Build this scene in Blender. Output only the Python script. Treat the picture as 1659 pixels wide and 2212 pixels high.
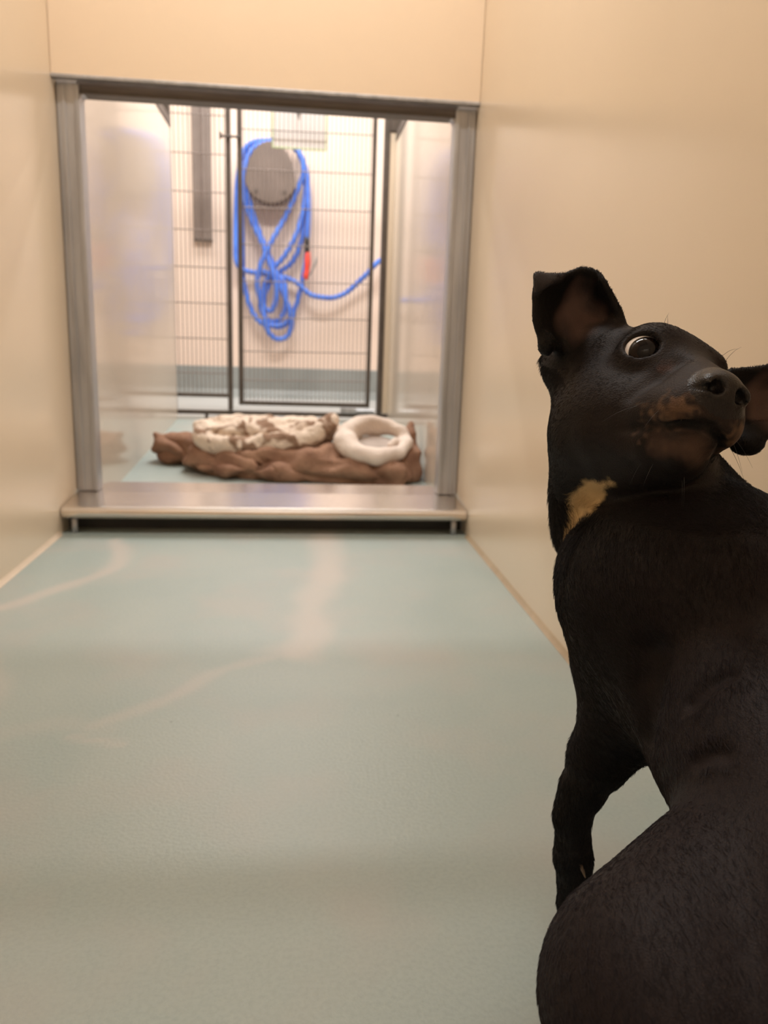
import bpy, bmesh, math, random
import numpy as np
from mathutils import Vector, Matrix, noise

for o in list(bpy.data.objects):
    bpy.data.objects.remove(o)
SC = bpy.context.scene
COL = SC.collection
rng = np.random.default_rng(7)

# ------------------------------------------------------------ camera
XL, XR, CAMH = -0.624, 0.476, 0.5392
cd = bpy.data.cameras.new('camera')
cam = bpy.data.objects.new('camera', cd)
COL.objects.link(cam)
cam.matrix_world = Matrix(((0.99375, -0.00863, -0.11131, 0.0),
                           (-0.10664, 0.22195, -0.96921, 0.0),
                           (0.03307, 0.97502, 0.21964, CAMH),
                           (0, 0, 0, 1)))
cd.sensor_fit = 'VERTICAL'
cd.sensor_height = 36.0
cd.sensor_width = 27.0
cd.lens = 27.291
cd.clip_start = 0.02
cd.dof.use_dof = True
cd.dof.focus_distance = 0.515
cd.dof.aperture_fstop = 9.0
SC.camera = cam

# ------------------------------------------------------------ world, lamps, exposure
w = bpy.data.worlds.new('world')
SC.world = w
w.use_nodes = True
w.node_tree.nodes['Background'].inputs['Color'].default_value = (1.0, 0.95, 0.87, 1)
w.node_tree.nodes['Background'].inputs['Strength'].default_value = 0.25

def area(name, loc, sx, sy, power, col=(1.0, 0.86, 0.70), rot=(0, 0, 0)):
    l = bpy.data.lights.new(name, 'AREA')
    l.shape = 'RECTANGLE'
    l.size, l.size_y = sx, sy
    l.energy = power
    l.color = col
    o = bpy.data.objects.new(name, l)
    o.location = loc
    o.rotation_euler = rot
    COL.objects.link(o)
    return o

area('near_ceiling_lamp', (-0.07, 1.34, 2.46), 0.9, 0.16, 15.5, (1.0, 0.99, 0.975))
area('inner_ceiling_lamp', (-0.07, 3.50, 2.46), 1.1, 0.12, 22, (1.0, 0.99, 0.98))
area('gate_ceiling_lamp', (-0.07, 4.10, 2.40), 1.1, 0.06, 24, (1.0, 0.99, 0.98))
area('aisle_ceiling_lamp', (-0.1, 4.95, 2.46), 3.0, 0.3, 31, (1.0, 0.97, 0.93))
area('front_aisle_lamp', (-0.1, -0.95, 2.46), 1.2, 0.06, 11, (1.0, 0.99, 0.975))
SC.view_settings.view_transform = 'Standard'
SC.view_settings.look = 'None'
SC.view_settings.gamma = 1.0
SC.view_settings.use_curve_mapping = False
SC.view_settings.exposure = 0.42

# ------------------------------------------------------------ materials
def new_mat(name):
    m = bpy.data.materials.new(name)
    m.use_nodes = True
    nt = m.node_tree
    return m, nt, nt.nodes['Principled BSDF']

def node(nt, kind, **kw):
    n = nt.nodes.new(kind)
    for k, v in kw.items():
        setattr(n, k, v)
    return n

def noise_mat(name, c1, c2, scale=3.0, rough=0.4, bump=0.0, bscale=60.0, metal=0.0, spec=0.5,
              stretch=(1, 1, 1), detail=4.0, coat=0.0):
    m, nt, b = new_mat(name)
    tc = node(nt, 'ShaderNodeTexCoord')
    mp = node(nt, 'ShaderNodeMapping')
    mp.inputs['Scale'].default_value = stretch
    nt.links.new(tc.outputs['Object'], mp.inputs['Vector'])
    n = node(nt, 'ShaderNodeTexNoise')
    n.inputs['Scale'].default_value = scale
    n.inputs['Detail'].default_value = detail
    nt.links.new(mp.outputs['Vector'], n.inputs['Vector'])
    r = node(nt, 'ShaderNodeValToRGB')
    r.color_ramp.elements[0].position = 0.3
    r.color_ramp.elements[0].color = (*c1, 1)
    r.color_ramp.elements[1].position = 0.7
    r.color_ramp.elements[1].color = (*c2, 1)
    nt.links.new(n.outputs['Fac'], r.inputs['Fac'])
    nt.links.new(r.outputs['Color'], b.inputs['Base Color'])
    b.inputs['Roughness'].default_value = rough
    b.inputs['Metallic'].default_value = metal
    b.inputs['Specular IOR Level'].default_value = spec
    b.inputs['Coat Weight'].default_value = coat
    b.inputs['Coat Roughness'].default_value = 0.12
    if bump > 0:
        n2 = node(nt, 'ShaderNodeTexNoise')
        n2.inputs['Scale'].default_value = bscale
        n2.inputs['Detail'].default_value = 3
        nt.links.new(mp.outputs['Vector'], n2.inputs['Vector'])
        bp = node(nt, 'ShaderNodeBump')
        bp.inputs['Strength'].default_value = bump
        bp.inputs['Distance'].default_value = 0.01
        nt.links.new(n2.outputs['Fac'], bp.inputs['Height'])
        nt.links.new(bp.outputs['Normal'], b.inputs['Normal'])
    return m

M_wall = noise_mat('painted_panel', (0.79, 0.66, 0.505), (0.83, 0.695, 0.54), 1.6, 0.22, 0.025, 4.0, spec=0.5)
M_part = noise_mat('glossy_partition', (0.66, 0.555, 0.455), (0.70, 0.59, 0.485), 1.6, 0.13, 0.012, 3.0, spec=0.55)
M_panel = noise_mat('hatch_laminate', (0.84, 0.665, 0.485), (0.87, 0.69, 0.51), 2.0, 0.4, 0.02, 6.0)
M_aisle = noise_mat('aisle_paint', (0.80, 0.64, 0.53), (0.84, 0.67, 0.56), 2.0, 0.5, 0.03, 20.0)
M_ceil = noise_mat('ceiling_tile', (0.72, 0.69, 0.63), (0.78, 0.75, 0.69), 8.0, 0.8)
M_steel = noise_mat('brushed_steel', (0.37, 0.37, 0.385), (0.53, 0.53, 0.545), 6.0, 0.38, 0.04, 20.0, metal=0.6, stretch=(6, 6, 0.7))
M_sill = noise_mat('polished_steel', (0.68, 0.62, 0.57), (0.76, 0.70, 0.64), 6.0, 0.22, 0.02, 9.0, metal=0.95)
M_dark = noise_mat('under_step_shade', (0.035, 0.032, 0.028), (0.05, 0.045, 0.04), 10, 0.7)
M_bronze = noise_mat('bronze_tube', (0.065, 0.05, 0.04), (0.10, 0.078, 0.062), 12, 0.45)
M_wire = noise_mat('wire_steel', (0.19, 0.145, 0.125), (0.25, 0.195, 0.17), 12, 0.5)
M_chan = noise_mat('grey_brown_channel', (0.15, 0.115, 0.095), (0.21, 0.165, 0.14), 6, 0.5)
M_hose = noise_mat('blue_rubber', (0.045, 0.15, 0.62), (0.075, 0.22, 0.76), 15, 0.42)
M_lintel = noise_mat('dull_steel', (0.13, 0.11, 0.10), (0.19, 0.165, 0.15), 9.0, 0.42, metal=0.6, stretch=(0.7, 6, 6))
M_red = noise_mat('red_plastic', (0.75, 0.04, 0.025), (0.85, 0.07, 0.04), 15, 0.4)
M_black = noise_mat('black_rubber', (0.02, 0.02, 0.022), (0.04, 0.04, 0.045), 15, 0.5)
M_taupe = noise_mat('taupe_plastic', (0.125, 0.092, 0.074), (0.165, 0.122, 0.10), 8, 0.6)
M_paper = noise_mat('white_card', (0.86, 0.80, 0.76), (0.92, 0.87, 0.83), 5, 0.6)
M_green = noise_mat('pale_green_plastic', (0.55, 0.68, 0.35), (0.65, 0.75, 0.45), 8, 0.35)
M_grey = noise_mat('grey_plastic', (0.30, 0.29, 0.28), (0.36, 0.35, 0.33), 8, 0.5)
M_brown = noise_mat('brown_plush', (0.22, 0.115, 0.074), (0.40, 0.235, 0.155), 12, 0.9, 0.5, 90.0, spec=0.2)
M_caulk_r = noise_mat('tan_caulk', (0.36, 0.27, 0.17), (0.42, 0.32, 0.21), 20, 0.6)
M_caulk_l = noise_mat('pale_caulk', (0.62, 0.50, 0.38), (0.70, 0.57, 0.44), 20, 0.5)

def floor_mat():
    m, nt, b = new_mat('epoxy_floor')
    L = nt.links.new
    tc = node(nt, 'ShaderNodeTexCoord')
    n1 = node(nt, 'ShaderNodeTexNoise'); n1.inputs['Scale'].default_value = 2.2; n1.inputs['Detail'].default_value = 5
    n1.inputs['Distortion'].default_value = 0.6
    L(tc.outputs['Object'], n1.inputs['Vector'])
    r1 = node(nt, 'ShaderNodeValToRGB')
    r1.color_ramp.elements[0].position = 0.36; r1.color_ramp.elements[0].color = (0.320, 0.374, 0.347, 1)
    r1.color_ramp.elements[1].position = 0.66; r1.color_ramp.elements[1].color = (0.366, 0.404, 0.369, 1)
    L(n1.outputs['Fac'], r1.inputs['Fac'])
    n2 = node(nt, 'ShaderNodeTexNoise'); n2.inputs['Scale'].default_value = 220; n2.inputs['Detail'].default_value = 2
    L(tc.outputs['Object'], n2.inputs['Vector'])
    r2 = node(nt, 'ShaderNodeValToRGB')
    r2.color_ramp.elements[0].position = 0.3; r2.color_ramp.elements[0].color = (0.88, 0.88, 0.88, 1)
    r2.color_ramp.elements[1].position = 0.6; r2.color_ramp.elements[1].color = (1, 1, 1, 1)
    L(n2.outputs['Fac'], r2.inputs['Fac'])
    mx = node(nt, 'ShaderNodeMix', data_type='RGBA', blend_type='MULTIPLY')
    mx.inputs['Factor'].default_value = 0.7
    L(r1.outputs['Color'], mx.inputs['A']); L(r2.outputs['Color'], mx.inputs['B'])
    # dark specks
    n3 = node(nt, 'ShaderNodeTexVoronoi'); n3.inputs['Scale'].default_value = 9
    L(tc.outputs['Object'], n3.inputs['Vector'])
    r3 = node(nt, 'ShaderNodeValToRGB')
    r3.color_ramp.elements[0].position = 0.012; r3.color_ramp.elements[0].color = (0.35, 0.3, 0.25, 1)
    r3.color_ramp.elements[1].position = 0.022; r3.color_ramp.elements[1].color = (1, 1, 1, 1)
    L(n3.outputs['Distance'], r3.inputs['Fac'])
    mx2 = node(nt, 'ShaderNodeMix', data_type='RGBA', blend_type='MULTIPLY')
    mx2.inputs['Factor'].default_value = 0.6
    L(mx.outputs['Result'], mx2.inputs['A']); L(r3.outputs['Color'], mx2.inputs['B'])
    # faint warm traffic mottling
    n4 = node(nt, 'ShaderNodeTexNoise'); n4.inputs['Scale'].default_value = 4.5; n4.inputs['Detail'].default_value = 3
    L(tc.outputs['Object'], n4.inputs['Vector'])
    r4 = node(nt, 'ShaderNodeMapRange'); r4.inputs['From Min'].default_value = 0.48; r4.inputs['From Max'].default_value = 0.66; r4.inputs['To Max'].default_value = 0.5
    L(n4.outputs['Fac'], r4.inputs['Value'])
    mx4 = node(nt, 'ShaderNodeMix', data_type='RGBA'); mx4.inputs['B'].default_value = (0.39, 0.372, 0.335, 1)
    L(r4.outputs['Result'], mx4.inputs['Factor']); L(mx2.outputs['Result'], mx4.inputs['A'])
    # dried water trails, paler than the paint (attribute painted as stain shapes)
    at = node(nt, 'ShaderNodeAttribute', attribute_name='stain')
    mx3 = node(nt, 'ShaderNodeMix', data_type='RGBA')
    mx3.inputs['B'].default_value = (0.52, 0.455, 0.40, 1)
    nm = node(nt, 'ShaderNodeMath', operation='MULTIPLY'); nm.inputs[1].default_value = 0.6
    L(at.outputs['Fac'], nm.inputs[0]); L(nm.outputs[0], mx3.inputs['Factor'])
    L(mx4.outputs['Result'], mx3.inputs['A'])
    L(mx3.outputs['Result'], b.inputs['Base Color'])
    b.inputs['Roughness'].default_value = 0.42
    b.inputs['Specular IOR Level'].default_value = 0.4
    bp = node(nt, 'ShaderNodeBump'); bp.inputs['Strength'].default_value = 0.12; bp.inputs['Distance'].default_value = 0.004
    L(n2.outputs['Fac'], bp.inputs['Height']); L(bp.outputs['Normal'], b.inputs['Normal'])
    return m
M_floor = floor_mat()
M_wetfloor = noise_mat('aisle_floor_glare', (0.60, 0.60, 0.58), (0.68, 0.67, 0.645), 3, 0.16)  # pale tone stands in for bright light reflected off the aisle floor
M_cove = noise_mat('grey_cove_paint', (0.25, 0.27, 0.26), (0.32, 0.34, 0.325), 4, 0.35)

# ------------------------------------------------------------ helpers
def link_mesh(name, me, mat=None, parent=None, smooth=False):
    o = bpy.data.objects.new(name, me)
    if mat:
        me.materials.append(mat)
    COL.objects.link(o)
    if smooth:
        for p in me.polygons:
            p.use_smooth = True
    if parent:
        o.parent = parent
    return o

def obj(name, bm, mat, parent=None, smooth=False):
    me = bpy.data.meshes.new(name)
    bm.to_mesh(me); bm.free()
    return link_mesh(name, me, mat, parent, smooth)

def box(bm, x0, x1, y0, y1, z0, z1, bev=0.0, seg=2):
    r = bmesh.ops.create_cube(bm, size=1.0)
    vs = r['verts']
    for v in vs:
        v.co = Vector(((x0 + x1) / 2 + v.co.x * (x1 - x0), (y0 + y1) / 2 + v.co.y * (y1 - y0), (z0 + z1) / 2 + v.co.z * (z1 - z0)))
    if bev > 0:
        es = list({e for v in vs for e in v.link_edges})
        bmesh.ops.bevel(bm, geom=es, offset=bev, segments=seg, profile=0.5, affect='EDGES')

def box_obj(name, dims, mat, parent=None, bev=0.0, seg=2):
    bm = bmesh.new(); box(bm, *dims, bev, seg)
    return obj(name, bm, mat, parent)

def cyl_between(bm, a, b, r, n=8):
    a, b = Vector(a), Vector(b)
    d = b - a
    rot = d.to_track_quat('Z', 'Y').to_matrix().to_4x4()
    m = Matrix.Translation((a + b) / 2) @ rot
    bmesh.ops.create_cone(bm, cap_ends=True, segments=n, radius1=r, radius2=r, depth=d.length, matrix=m)

def tag(o, label, cat, group=None):
    o['label'] = label; o['category'] = cat
    if group:
        o['group'] = group
    return o

def thing(name, label, cat, loc=(0, 0, 0)):
    o = bpy.data.objects.new(name, None)
    COL.objects.link(o); o.location = loc
    o.empty_display_size = 0.1
    return tag(o, label, cat)

def struct(o):
    o['kind'] = 'structure'
    return o

def catmull(pts, per=8, closed=False):
    pts = [np.array(p, float) for p in pts]
    n = len(pts); out = []
    rngi = range(n) if closed else range(n - 1)
    for i in rngi:
        p1, p2 = pts[i], pts[(i + 1) % n]
        p0 = pts[i - 1] if (i > 0 or closed) else 2 * p1 - p2
        p3 = pts[(i + 2) % n] if (i + 2 < n or closed) else 2 * p2 - p1
        for k in range(per):
            t = k / per
            out.append(0.5 * (2 * p1 + (p2 - p0) * t + (2 * p0 - 5 * p1 + 4 * p2 - p3) * t * t + (3 * p1 - p0 - 3 * p2 + p3) * t ** 3))
    if not closed:
        out.append(pts[-1])
    return np.array(out)

def tube(bm, path, r, n=8, closed=False):
    path = [Vector(p) for p in path]
    N = len(path); rings = []
    for i, p in enumerate(path):
        if closed:
            t = path[(i + 1) % N] - path[i - 1]
        else:
            t = path[min(i + 1, N - 1)] - path[max(i - 1, 0)]
        t.normalize()
        ref = Vector((0, 1, 0)) if abs(t.y) < 0.95 else Vector((1, 0, 0))
        a = t.cross(ref).normalized(); b = t.cross(a)
        rr = r[i] if hasattr(r, '__len__') else r
        rings.append([bm.verts.new(p + (a * math.cos(q) + b * math.sin(q)) * rr) for q in [2 * math.pi * k / n for k in range(n)]])
    for i in range(N if closed else N - 1):
        A, B = rings[i], rings[(i + 1) % N]
        for k in range(n):
            bm.faces.new((A[k], A[(k + 1) % n], B[(k + 1) % n], B[k]))
    if not closed:
        bm.faces.new(rings[0][::-1]); bm.faces.new(rings[-1])

# ------------------------------------------------------------ structure
FY = 2.25          # plane of the door frame
GY = 4.18          # plane of the wire front
AY = 5.60          # aisle wall
HW = 1.49          # height of the inner partitions
def zin(y):        # the inner floor falls towards the sill
    return 0.058 * (y - 2.66)

# near floor as a fine grid so the dried trails are laid out in floor coordinates
def near_floor():
    bm = bmesh.new()
    nx, ny = 120, 300
    x0, x1, y0, y1 = XL - 0.02, XR + 0.02, -1.3, 2.30
    V = [[bm.verts.new((x0 + (x1 - x0) * i / nx, y0 + (y1 - y0) * j / ny, 0)) for i in range(nx + 1)] for j in range(ny + 1)]
    for j in range(ny):
        for i in range(nx):
            bm.faces.new((V[j][i], V[j][i + 1], V[j + 1][i + 1], V[j + 1][i]))
    low = [bm.verts.new((x, y, -0.06)) for x, y in ((x0, y0), (x1, y0), (x1, y1), (x0, y1))]
    bm.faces.new(low[::-1])
    me = bpy.data.meshes.new('floor'); bm.to_mesh(me); bm.free()
    co = np.empty(len(me.vertices) * 3); me.vertices.foreach_get('co', co); co = co.reshape(-1, 3)
    trails = [
        ([(-0.47, 2.02), (-0.43, 1.88), (-0.42, 1.76), (-0.50, 1.62), (-0.56, 1.52), (-0.62, 1.46)], 0.030, 1.0),
        ([(0.08, 2.10), (0.075, 1.90), (0.07, 1.72), (0.03, 1.52), (0.03, 1.36), (0.0, 1.27)], 0.055, 1.0),
        ([(0.0, 1.27), (-0.12, 1.20), (-0.19, 1.10), (-0.28, 1.02)], 0.022, 0.5),
        ([(-0.60, 1.40), (-0.55, 1.30), (-0.50, 1.22), (-0.46, 1.15), (-0.48, 1.08)], 0.05, 0.55),
        ([(-0.30, 0.99), (-0.23, 0.97)], 0.012, 0.55),
        ([(-0.40, 1.0), (-0.33, 1.03), (-0.26, 1.01)], 0.03, 0.25),
    ]
    st = np.zeros(len(co))
    for pts, wd, amp in trails:
        P = catmull([(a, b, 0) for a, b in pts], 10)
        d = np.full(len(co), 9.0)
        for p in P:
            d = np.minimum(d, np.hypot(co[:, 0] - p[0], co[:, 1] - p[1]))
        wob = np.array([noise.noise((c[0] * 14, c[1] * 9, 3.1)) for c in co]) if wd > 0 else 0
        s = np.clip(1.15 - d / (wd * (1 + 0.6 * wob)), 0, 1)
        s = s * s * (3 - 2 * s)
        st = np.maximum(st, s * amp)
    a = me.attributes.new('stain', 'FLOAT', 'POINT')
    a.data.foreach_set('value', st.astype(np.float32))
    return link_mesh('floor', me, M_floor)
struct(near_floor())

def slab(name, pts_top, thick, mat):
    bm = bmesh.new()
    t = [bm.verts.new(p) for p in pts_top]
    b = [bm.verts.new((p[0], p[1], p[2] - thick)) for p in pts_top]
    bm.faces.new(t); bm.faces.new(b[::-1])
    n = len(t)
    for i in range(n):
        bm.faces.new((t[i], b[i], b[(i + 1) % n], t[(i + 1) % n]))
    bmesh.ops.recalc_face_normals(bm, faces=bm.faces)
    return obj(name, bm, mat)
struct(slab('floor', [(XL - .02, 2.305, zin(2.305)), (XR + .02, 2.305, zin(2.305)), (XR + .02, 4.26, zin(4.26)), (XL - .02, 4.26, zin(4.26))], 0.06, M_floor))
struct(slab('floor', [(-2.4, 4.265, 0.092), (2.4, 4.265, 0.092), (2.4, AY + .05, 0.095), (-2.4, AY + .05, 0.095)], 0.06, M_wetfloor))
struct(slab('floor', [(-2.4, 2.31, -0.03), (XL - .08, 2.31, -0.03), (XL - .08, 4.25, -0.03), (-2.4, 4.25, -0.03)], 0.05, M_floor))
struct(slab('floor', [(XR + .08, 2.31, -0.03), (2.4, 2.31, -0.03), (2.4, 4.25, -0.03), (XR + .08, 4.25, -0.03)], 0.05, M_floor))

struct(box_obj('wall_left', (XL - 0.05, XL, -1.3, 2.305, -0.06, 2.5), M_wall))
struct(box_obj('wall_right', (XR, XR + 0.05, -1.3, 2.305, -0.06, 2.5), M_wall))
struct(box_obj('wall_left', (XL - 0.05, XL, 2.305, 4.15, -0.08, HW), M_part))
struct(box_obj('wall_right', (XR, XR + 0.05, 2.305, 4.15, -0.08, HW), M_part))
struct(box_obj('wall_back', (-2.4, 2.4, AY, AY + 0.06, 0.03, 2.5), M_aisle))
struct(box_obj('wall_front', (XL - 0.05, XR + 0.05, -1.36, -1.30, -0.06, 2.5), M_wall))
struct(box_obj('wall_front', (XL, XR, -0.115, -0.085, 1.17, 2.5), M_wall))  # unseen header behind the camera, added to shade a band of the floor
struct(box_obj('wall_left', (-2.46, -2.4, 2.305, AY + .06, -0.08, 2.5), M_aisle))
struct(box_obj('wall_right', (2.4, 2.46, 2.305, AY + .06, -0.08, 2.5), M_aisle))
struct(box_obj('wall_back', (-2.4, XL - 0.05, 2.25, 2.305, -0.08, 2.5), M_wall))
struct(box_obj('wall_back', (XR + 0.05, 2.4, 2.25, 2.305, -0.08, 2.5), M_wall))
struct(box_obj('ceiling', (-2.46, 2.46, -1.36, AY + .06, 2.5, 2.56), M_ceil))
# grey painted cove along the aisle wall
bm = bmesh.new()
prof = [(AY, 0.09), (AY - 0.06, 0.095), (AY - 0.03, 0.115), (AY - 0.014, 0.15), (AY - 0.010, 0.30), (AY, 0.305)]
A = [bm.verts.new((-2.4, y, z)) for y, z in prof]; B = [bm.verts.new((2.4, y, z)) for y, z in prof]
for i in range(len(prof)):
    j = (i + 1) % len(prof)
    bm.faces.new((A[i], A[j], B[j], B[i]))
bmesh.ops.recalc_face_normals(bm, faces=bm.faces)
struct(obj('baseboard_back', bm, M_cove))
# caulk beads where the near walls meet the floor
for nm, x, s, m in (('baseboard_left', XL, 1, M_caulk_l), ('baseboard_right', XR, -1, M_caulk_r)):
    bm = bmesh.new()
    A = [bm.verts.new((x + s * a, -1.28, b)) for a, b in ((0, 0), (0.009, 0.0005), (0.0045, 0.0045), (0, 0.010))]
    B = [bm.verts.new((v.co.x, 2.07, v.co.z)) for v in A]
    for i in range(4):
        j = (i + 1) % 4
        bm.faces.new((A[i], A[j], B[j], B[i]))
    bm.faces.new(A); bm.faces.new(B)
    bmesh.ops.recalc_face_normals(bm, faces=bm.faces)
    struct(obj(nm, bm, m))
# brown steel caps on the inner partitions
for nm, x in (('trim_1', XL), ('trim_2', XR)):
    struct(box_obj(nm, (x - 0.055 if x < 0 else x - 0.004, x + 0.004 if x < 0 else x + 0.055, 2.31, 4.15, HW, HW + 0.045), M_bronze, None, 0.004))

# ------------------------------------------------------------ raised hatch panel over the opening
t = thing('hatch_panel', 'peach laminate hatch panel slid up above the opening between the two kennel rooms', 'hatch', (-0.07, FY, 1.154))
box_obj('door_panel', (XL + 0.0005 + 0.07, XR - 0.0005 + 0.07, -0.032, -0.009, 0.0, 1.28), M_panel, t, 0.002)
box_obj('edge_strip', (XL + 0.0005 + 0.07, XR - 0.0005 + 0.07, -0.035, -0.007, -0.005, 0.003), M_steel, t, 0.001)

# ------------------------------------------------------------ stainless door frame
t = thing('doorway_surround', 'stainless steel frame around the opening to the inner kennel room', 'doorway', (-0.07, FY, 0.06))
def post(x0, x1, side):
    bm = bmesh.new()
    # channel profile: flat face with a guide groove toward the opening
    xs = [x0, x1]
    box(bm, x0, x1, FY, FY + 0.048, 0.0845, 1.152, 0.003)
    o = obj('post', bm, M_steel, t); o.location = (0.07, -FY, -0.06)
    bm = bmesh.new()
    xi = x1 if side < 0 else x0
    box(bm, xi - 0.006, xi + 0.006, FY - 0.006, FY + 0.05, 0.0845, 1.145, 0.002)
    q = obj('guide_lip', bm, M_steel, o)
    bm = bmesh.new()
    xm = x0 + 0.35 * (x1 - x0) if side < 0 else x0 + 0.65 * (x1 - x0)
    box(bm, xm - 0.004, xm + 0.004, FY - 0.004, FY + 0.004, 0.0855, 1.14, 0.0015)
    obj('guide_rib', bm, M_steel, o)
post(XL + 0.002, -0.570, -1)
post(0.422, XR - 0.002, 1)
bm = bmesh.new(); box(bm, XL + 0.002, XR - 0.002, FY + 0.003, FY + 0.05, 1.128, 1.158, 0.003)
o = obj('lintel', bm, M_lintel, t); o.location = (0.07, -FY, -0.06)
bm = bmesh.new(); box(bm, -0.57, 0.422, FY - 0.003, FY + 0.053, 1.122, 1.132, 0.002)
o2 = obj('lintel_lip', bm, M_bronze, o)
# rounded inner corner gussets
for sx, x in ((1, -0.564), (-1, 0.416)):
    bm = bmesh.new()
    pts = [(x, 1.123)] + [(x + sx * (0.016 - 0.016 * math.sin(a)), 1.107 + 0.016 * (1 - math.cos(a)) * 0 + 0.016 * math.cos(a)) for a in [i * math.pi / 12 for i in range(7)]]
    F = [bm.verts.new((px, FY + 0.002, pz)) for px, pz in pts]; G = [bm.verts.new((px, FY + 0.04, pz)) for px, pz in pts]
    bm.faces.new(F); bm.faces.new(G[::-1])
    for i in range(len(F)):
        j = (i + 1) % len(F)
        bm.faces.new((F[i], G[i], G[j], F[j]))
    bmesh.ops.recalc_face_normals(bm, faces=bm.faces)
    obj('corner_gusset', bm, M_steel, o)

# ------------------------------------------------------------ stainless sill on little legs
t = thing('steel_step', 'polished stainless step with a rounded nose across the floor of the opening', 'step', (-0.07, 2.07, 0))
bm = bmesh.new()
prof = [(2.40, 0.083), (2.25, 0.083), (2.118, 0.074)]
for i in range(9):
    a = math.pi / 2 + math.pi * i / 8 * 0.95
    prof.append((2.097 + 0.017 * math.cos(a), 0.056 + 0.017 * math.sin(a)))
prof += [(2.112, 0.037), (2.17, 0.036), (2.40, 0.036)]
# the plan narrows to the posts at the back
xa0, xa1 = XL + 0.004, XR - 0.004
A = [bm.verts.new((xa0 if y < 2.26 else -0.566, y, z)) for y, z in prof]
B = [bm.verts.new((xa1 if y < 2.26 else 0.418, y, z)) for y, z in prof]
for i in range(len(prof)):
    j = (i + 1) % len(prof)
    bm.faces.new((A[i], A[j], B[j], B[i]))
bm.faces.new(A); bm.faces.new(B[::-1])
bmesh.ops.recalc_face_normals(bm, faces=bm.faces)
o = obj('step_plate', bm, M_sill, t); o.location = (0.07, -2.07, 0)
for x in (-0.592, 0.440):
    bm = bmesh.new(); cyl_between(bm, (x, 2.098, 0.0), (x, 2.098, 0.04), 0.0085, 12)
    o = obj('leg', bm, M_steel, t, True); o.location = (0.07, -2.07, 0)
bm = bmesh.new(); box(bm, XL + 0.004, XR - 0.004, 2.15, 2.17, 0.0, 0.036)  # dark block standing in for the shade in the gap under the step
o = obj('gap_shade', bm, M_dark, t); o.location = (0.07, -2.07, 0)

# ------------------------------------------------------------ wire front: fixed panel and door
GT = 2.05
def part(name, bm, mat, parent, base, smooth=False):
    o = obj(name, bm, mat, parent, smooth)
    if parent:
        o.location = (-base[0], -base[1], -base[2])
    return o
def bar(name, dims, parent, base, mat=M_bronze, bev=0.003):
    bm = bmesh.new(); box(bm, *dims, bev); return part(name, bm, mat, parent, base)
# fixed frame of the wire front
struct(bar('trim_3', (-0.364, -0.340, GY - .02, GY + .02, 0.138, GT - .002), None, None))
struct(bar('trim_4', (XL - 0.02, XR + 0.02, GY - .014, GY + .014, 0.113, 0.135), None, None))
struct(bar('trim_5', (-0.486, -0.470, GY - .012, GY + .012, 0.09, 0.112), None, None))
struct(bar('trim_6', (XL - 0.17, XL - 0.004, GY - .02, GY + .02, 0.138, GT - .002), None, None))
struct(bar('trim_7', (0.418, 0.446, GY - .02, GY + .02, 0.138, GT - .002), None, None))
struct(bar('trim_8', (0.447, XR + 0.17, GY - .02, GY + .02, HW + 0.05, GT - .002), None, None))
struct(bar('trim_9', (0.447, XR + 0.05, GY - .012, GY + .02, 0.138, HW + 0.045), None, None, M_wall))
struct(bar('trim_10', (XL - 0.17, XR + 0.17, GY - .015, GY + .015, GT, GT + 0.04), None, None))
t = thing('gate_side_panel', 'narrow fixed wire panel left of the kennel gate, with a dark bronze bottom rail', 'gate panel', (-0.49, GY, 0.203))
b0 = (-0.49, GY, 0.203)
bar('rail', (XL, -0.366, GY - .012, GY + .012, 0.203, 0.222), t, b0)
NV = 12
for i in range(NV):
    x = XL + 0.012 + (0.240) * i / (NV - 1)
    bm = bmesh.new(); cyl_between(bm, (x, GY, 0.222), (x, GY, GT), 0.0024, 6); part('wire', bm, M_wire, t, b0)
for z in (1.92, 1.742, 1.564, 1.388, 1.211, 1.032, 0.854, 0.678, 0.502, 0.326):
    bm = bmesh.new(); cyl_between(bm, (XL, GY - 0.004, z), (-0.366, GY - 0.004, z), 0.0026, 6); part('wire', bm, M_wire, t, b0)

t = thing('kennel_gate', 'tall wire mesh gate in a dark bronze tube frame, in front of the hose', 'gate', (0.03, GY, 0.16))
b1 = (0.03, GY, 0.16)
bar('stile', (-0.309, -0.284, GY - .012, GY + .012, 0.166, GT - 0.04), t, b1)
bar('stile', (0.360, 0.381, GY - .012, GY + .012, 0.166, GT - 0.04), t, b1)
bar('rail', (-0.284, 0.360, GY - .012, GY + .012, 0.166, 0.188), t, b1)
bar('rail', (-0.284, 0.360, GY - .012, GY + .012, GT - 0.065, GT - 0.04), t, b1)
NV = 30
for i in range(NV):
    x = -0.284 + 0.644 * (i + 0.5) / NV
    bm = bmesh.new(); cyl_between(bm, (x, GY, 0.186), (x, GY, GT - 0.06), 0.0024, 6); part('wire', bm, M_wire, t, b1)
for z in (1.87, 1.692, 1.515, 1.332, 1.154, 0.977, 0.80, 0.619, 0.448, 0.30):
    bm = bmesh.new(); cyl_between(bm, (-0.286, GY - 0.004, z - 0.004), (0.362, GY - 0.004, z + 0.004), 0.0026, 6); part('wire', bm, M_wire, t, b1)
bm = bmesh.new()
box(bm, -0.385, -0.296, GY - .035, GY - .022, 1.463, 1.473, 0.002)
box(bm, -0.392, -0.380, GY - .037, GY - .022, 1.455, 1.485, 0.002)
box(bm, -0.304, -0.294, GY - .03, GY - .010, 1.460, 1.476, 0.002)
part('latch', bm, M_bronze, t, b1)
bm = bmesh.new()
box(bm, 0.225, 0.31, GY - .035, GY - .013, 0.136, 0.166, 0.004)
cyl_between(bm, (0.30, GY - .025, 0.150), (0.405, GY - .025, 0.150), 0.012, 10)
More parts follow.
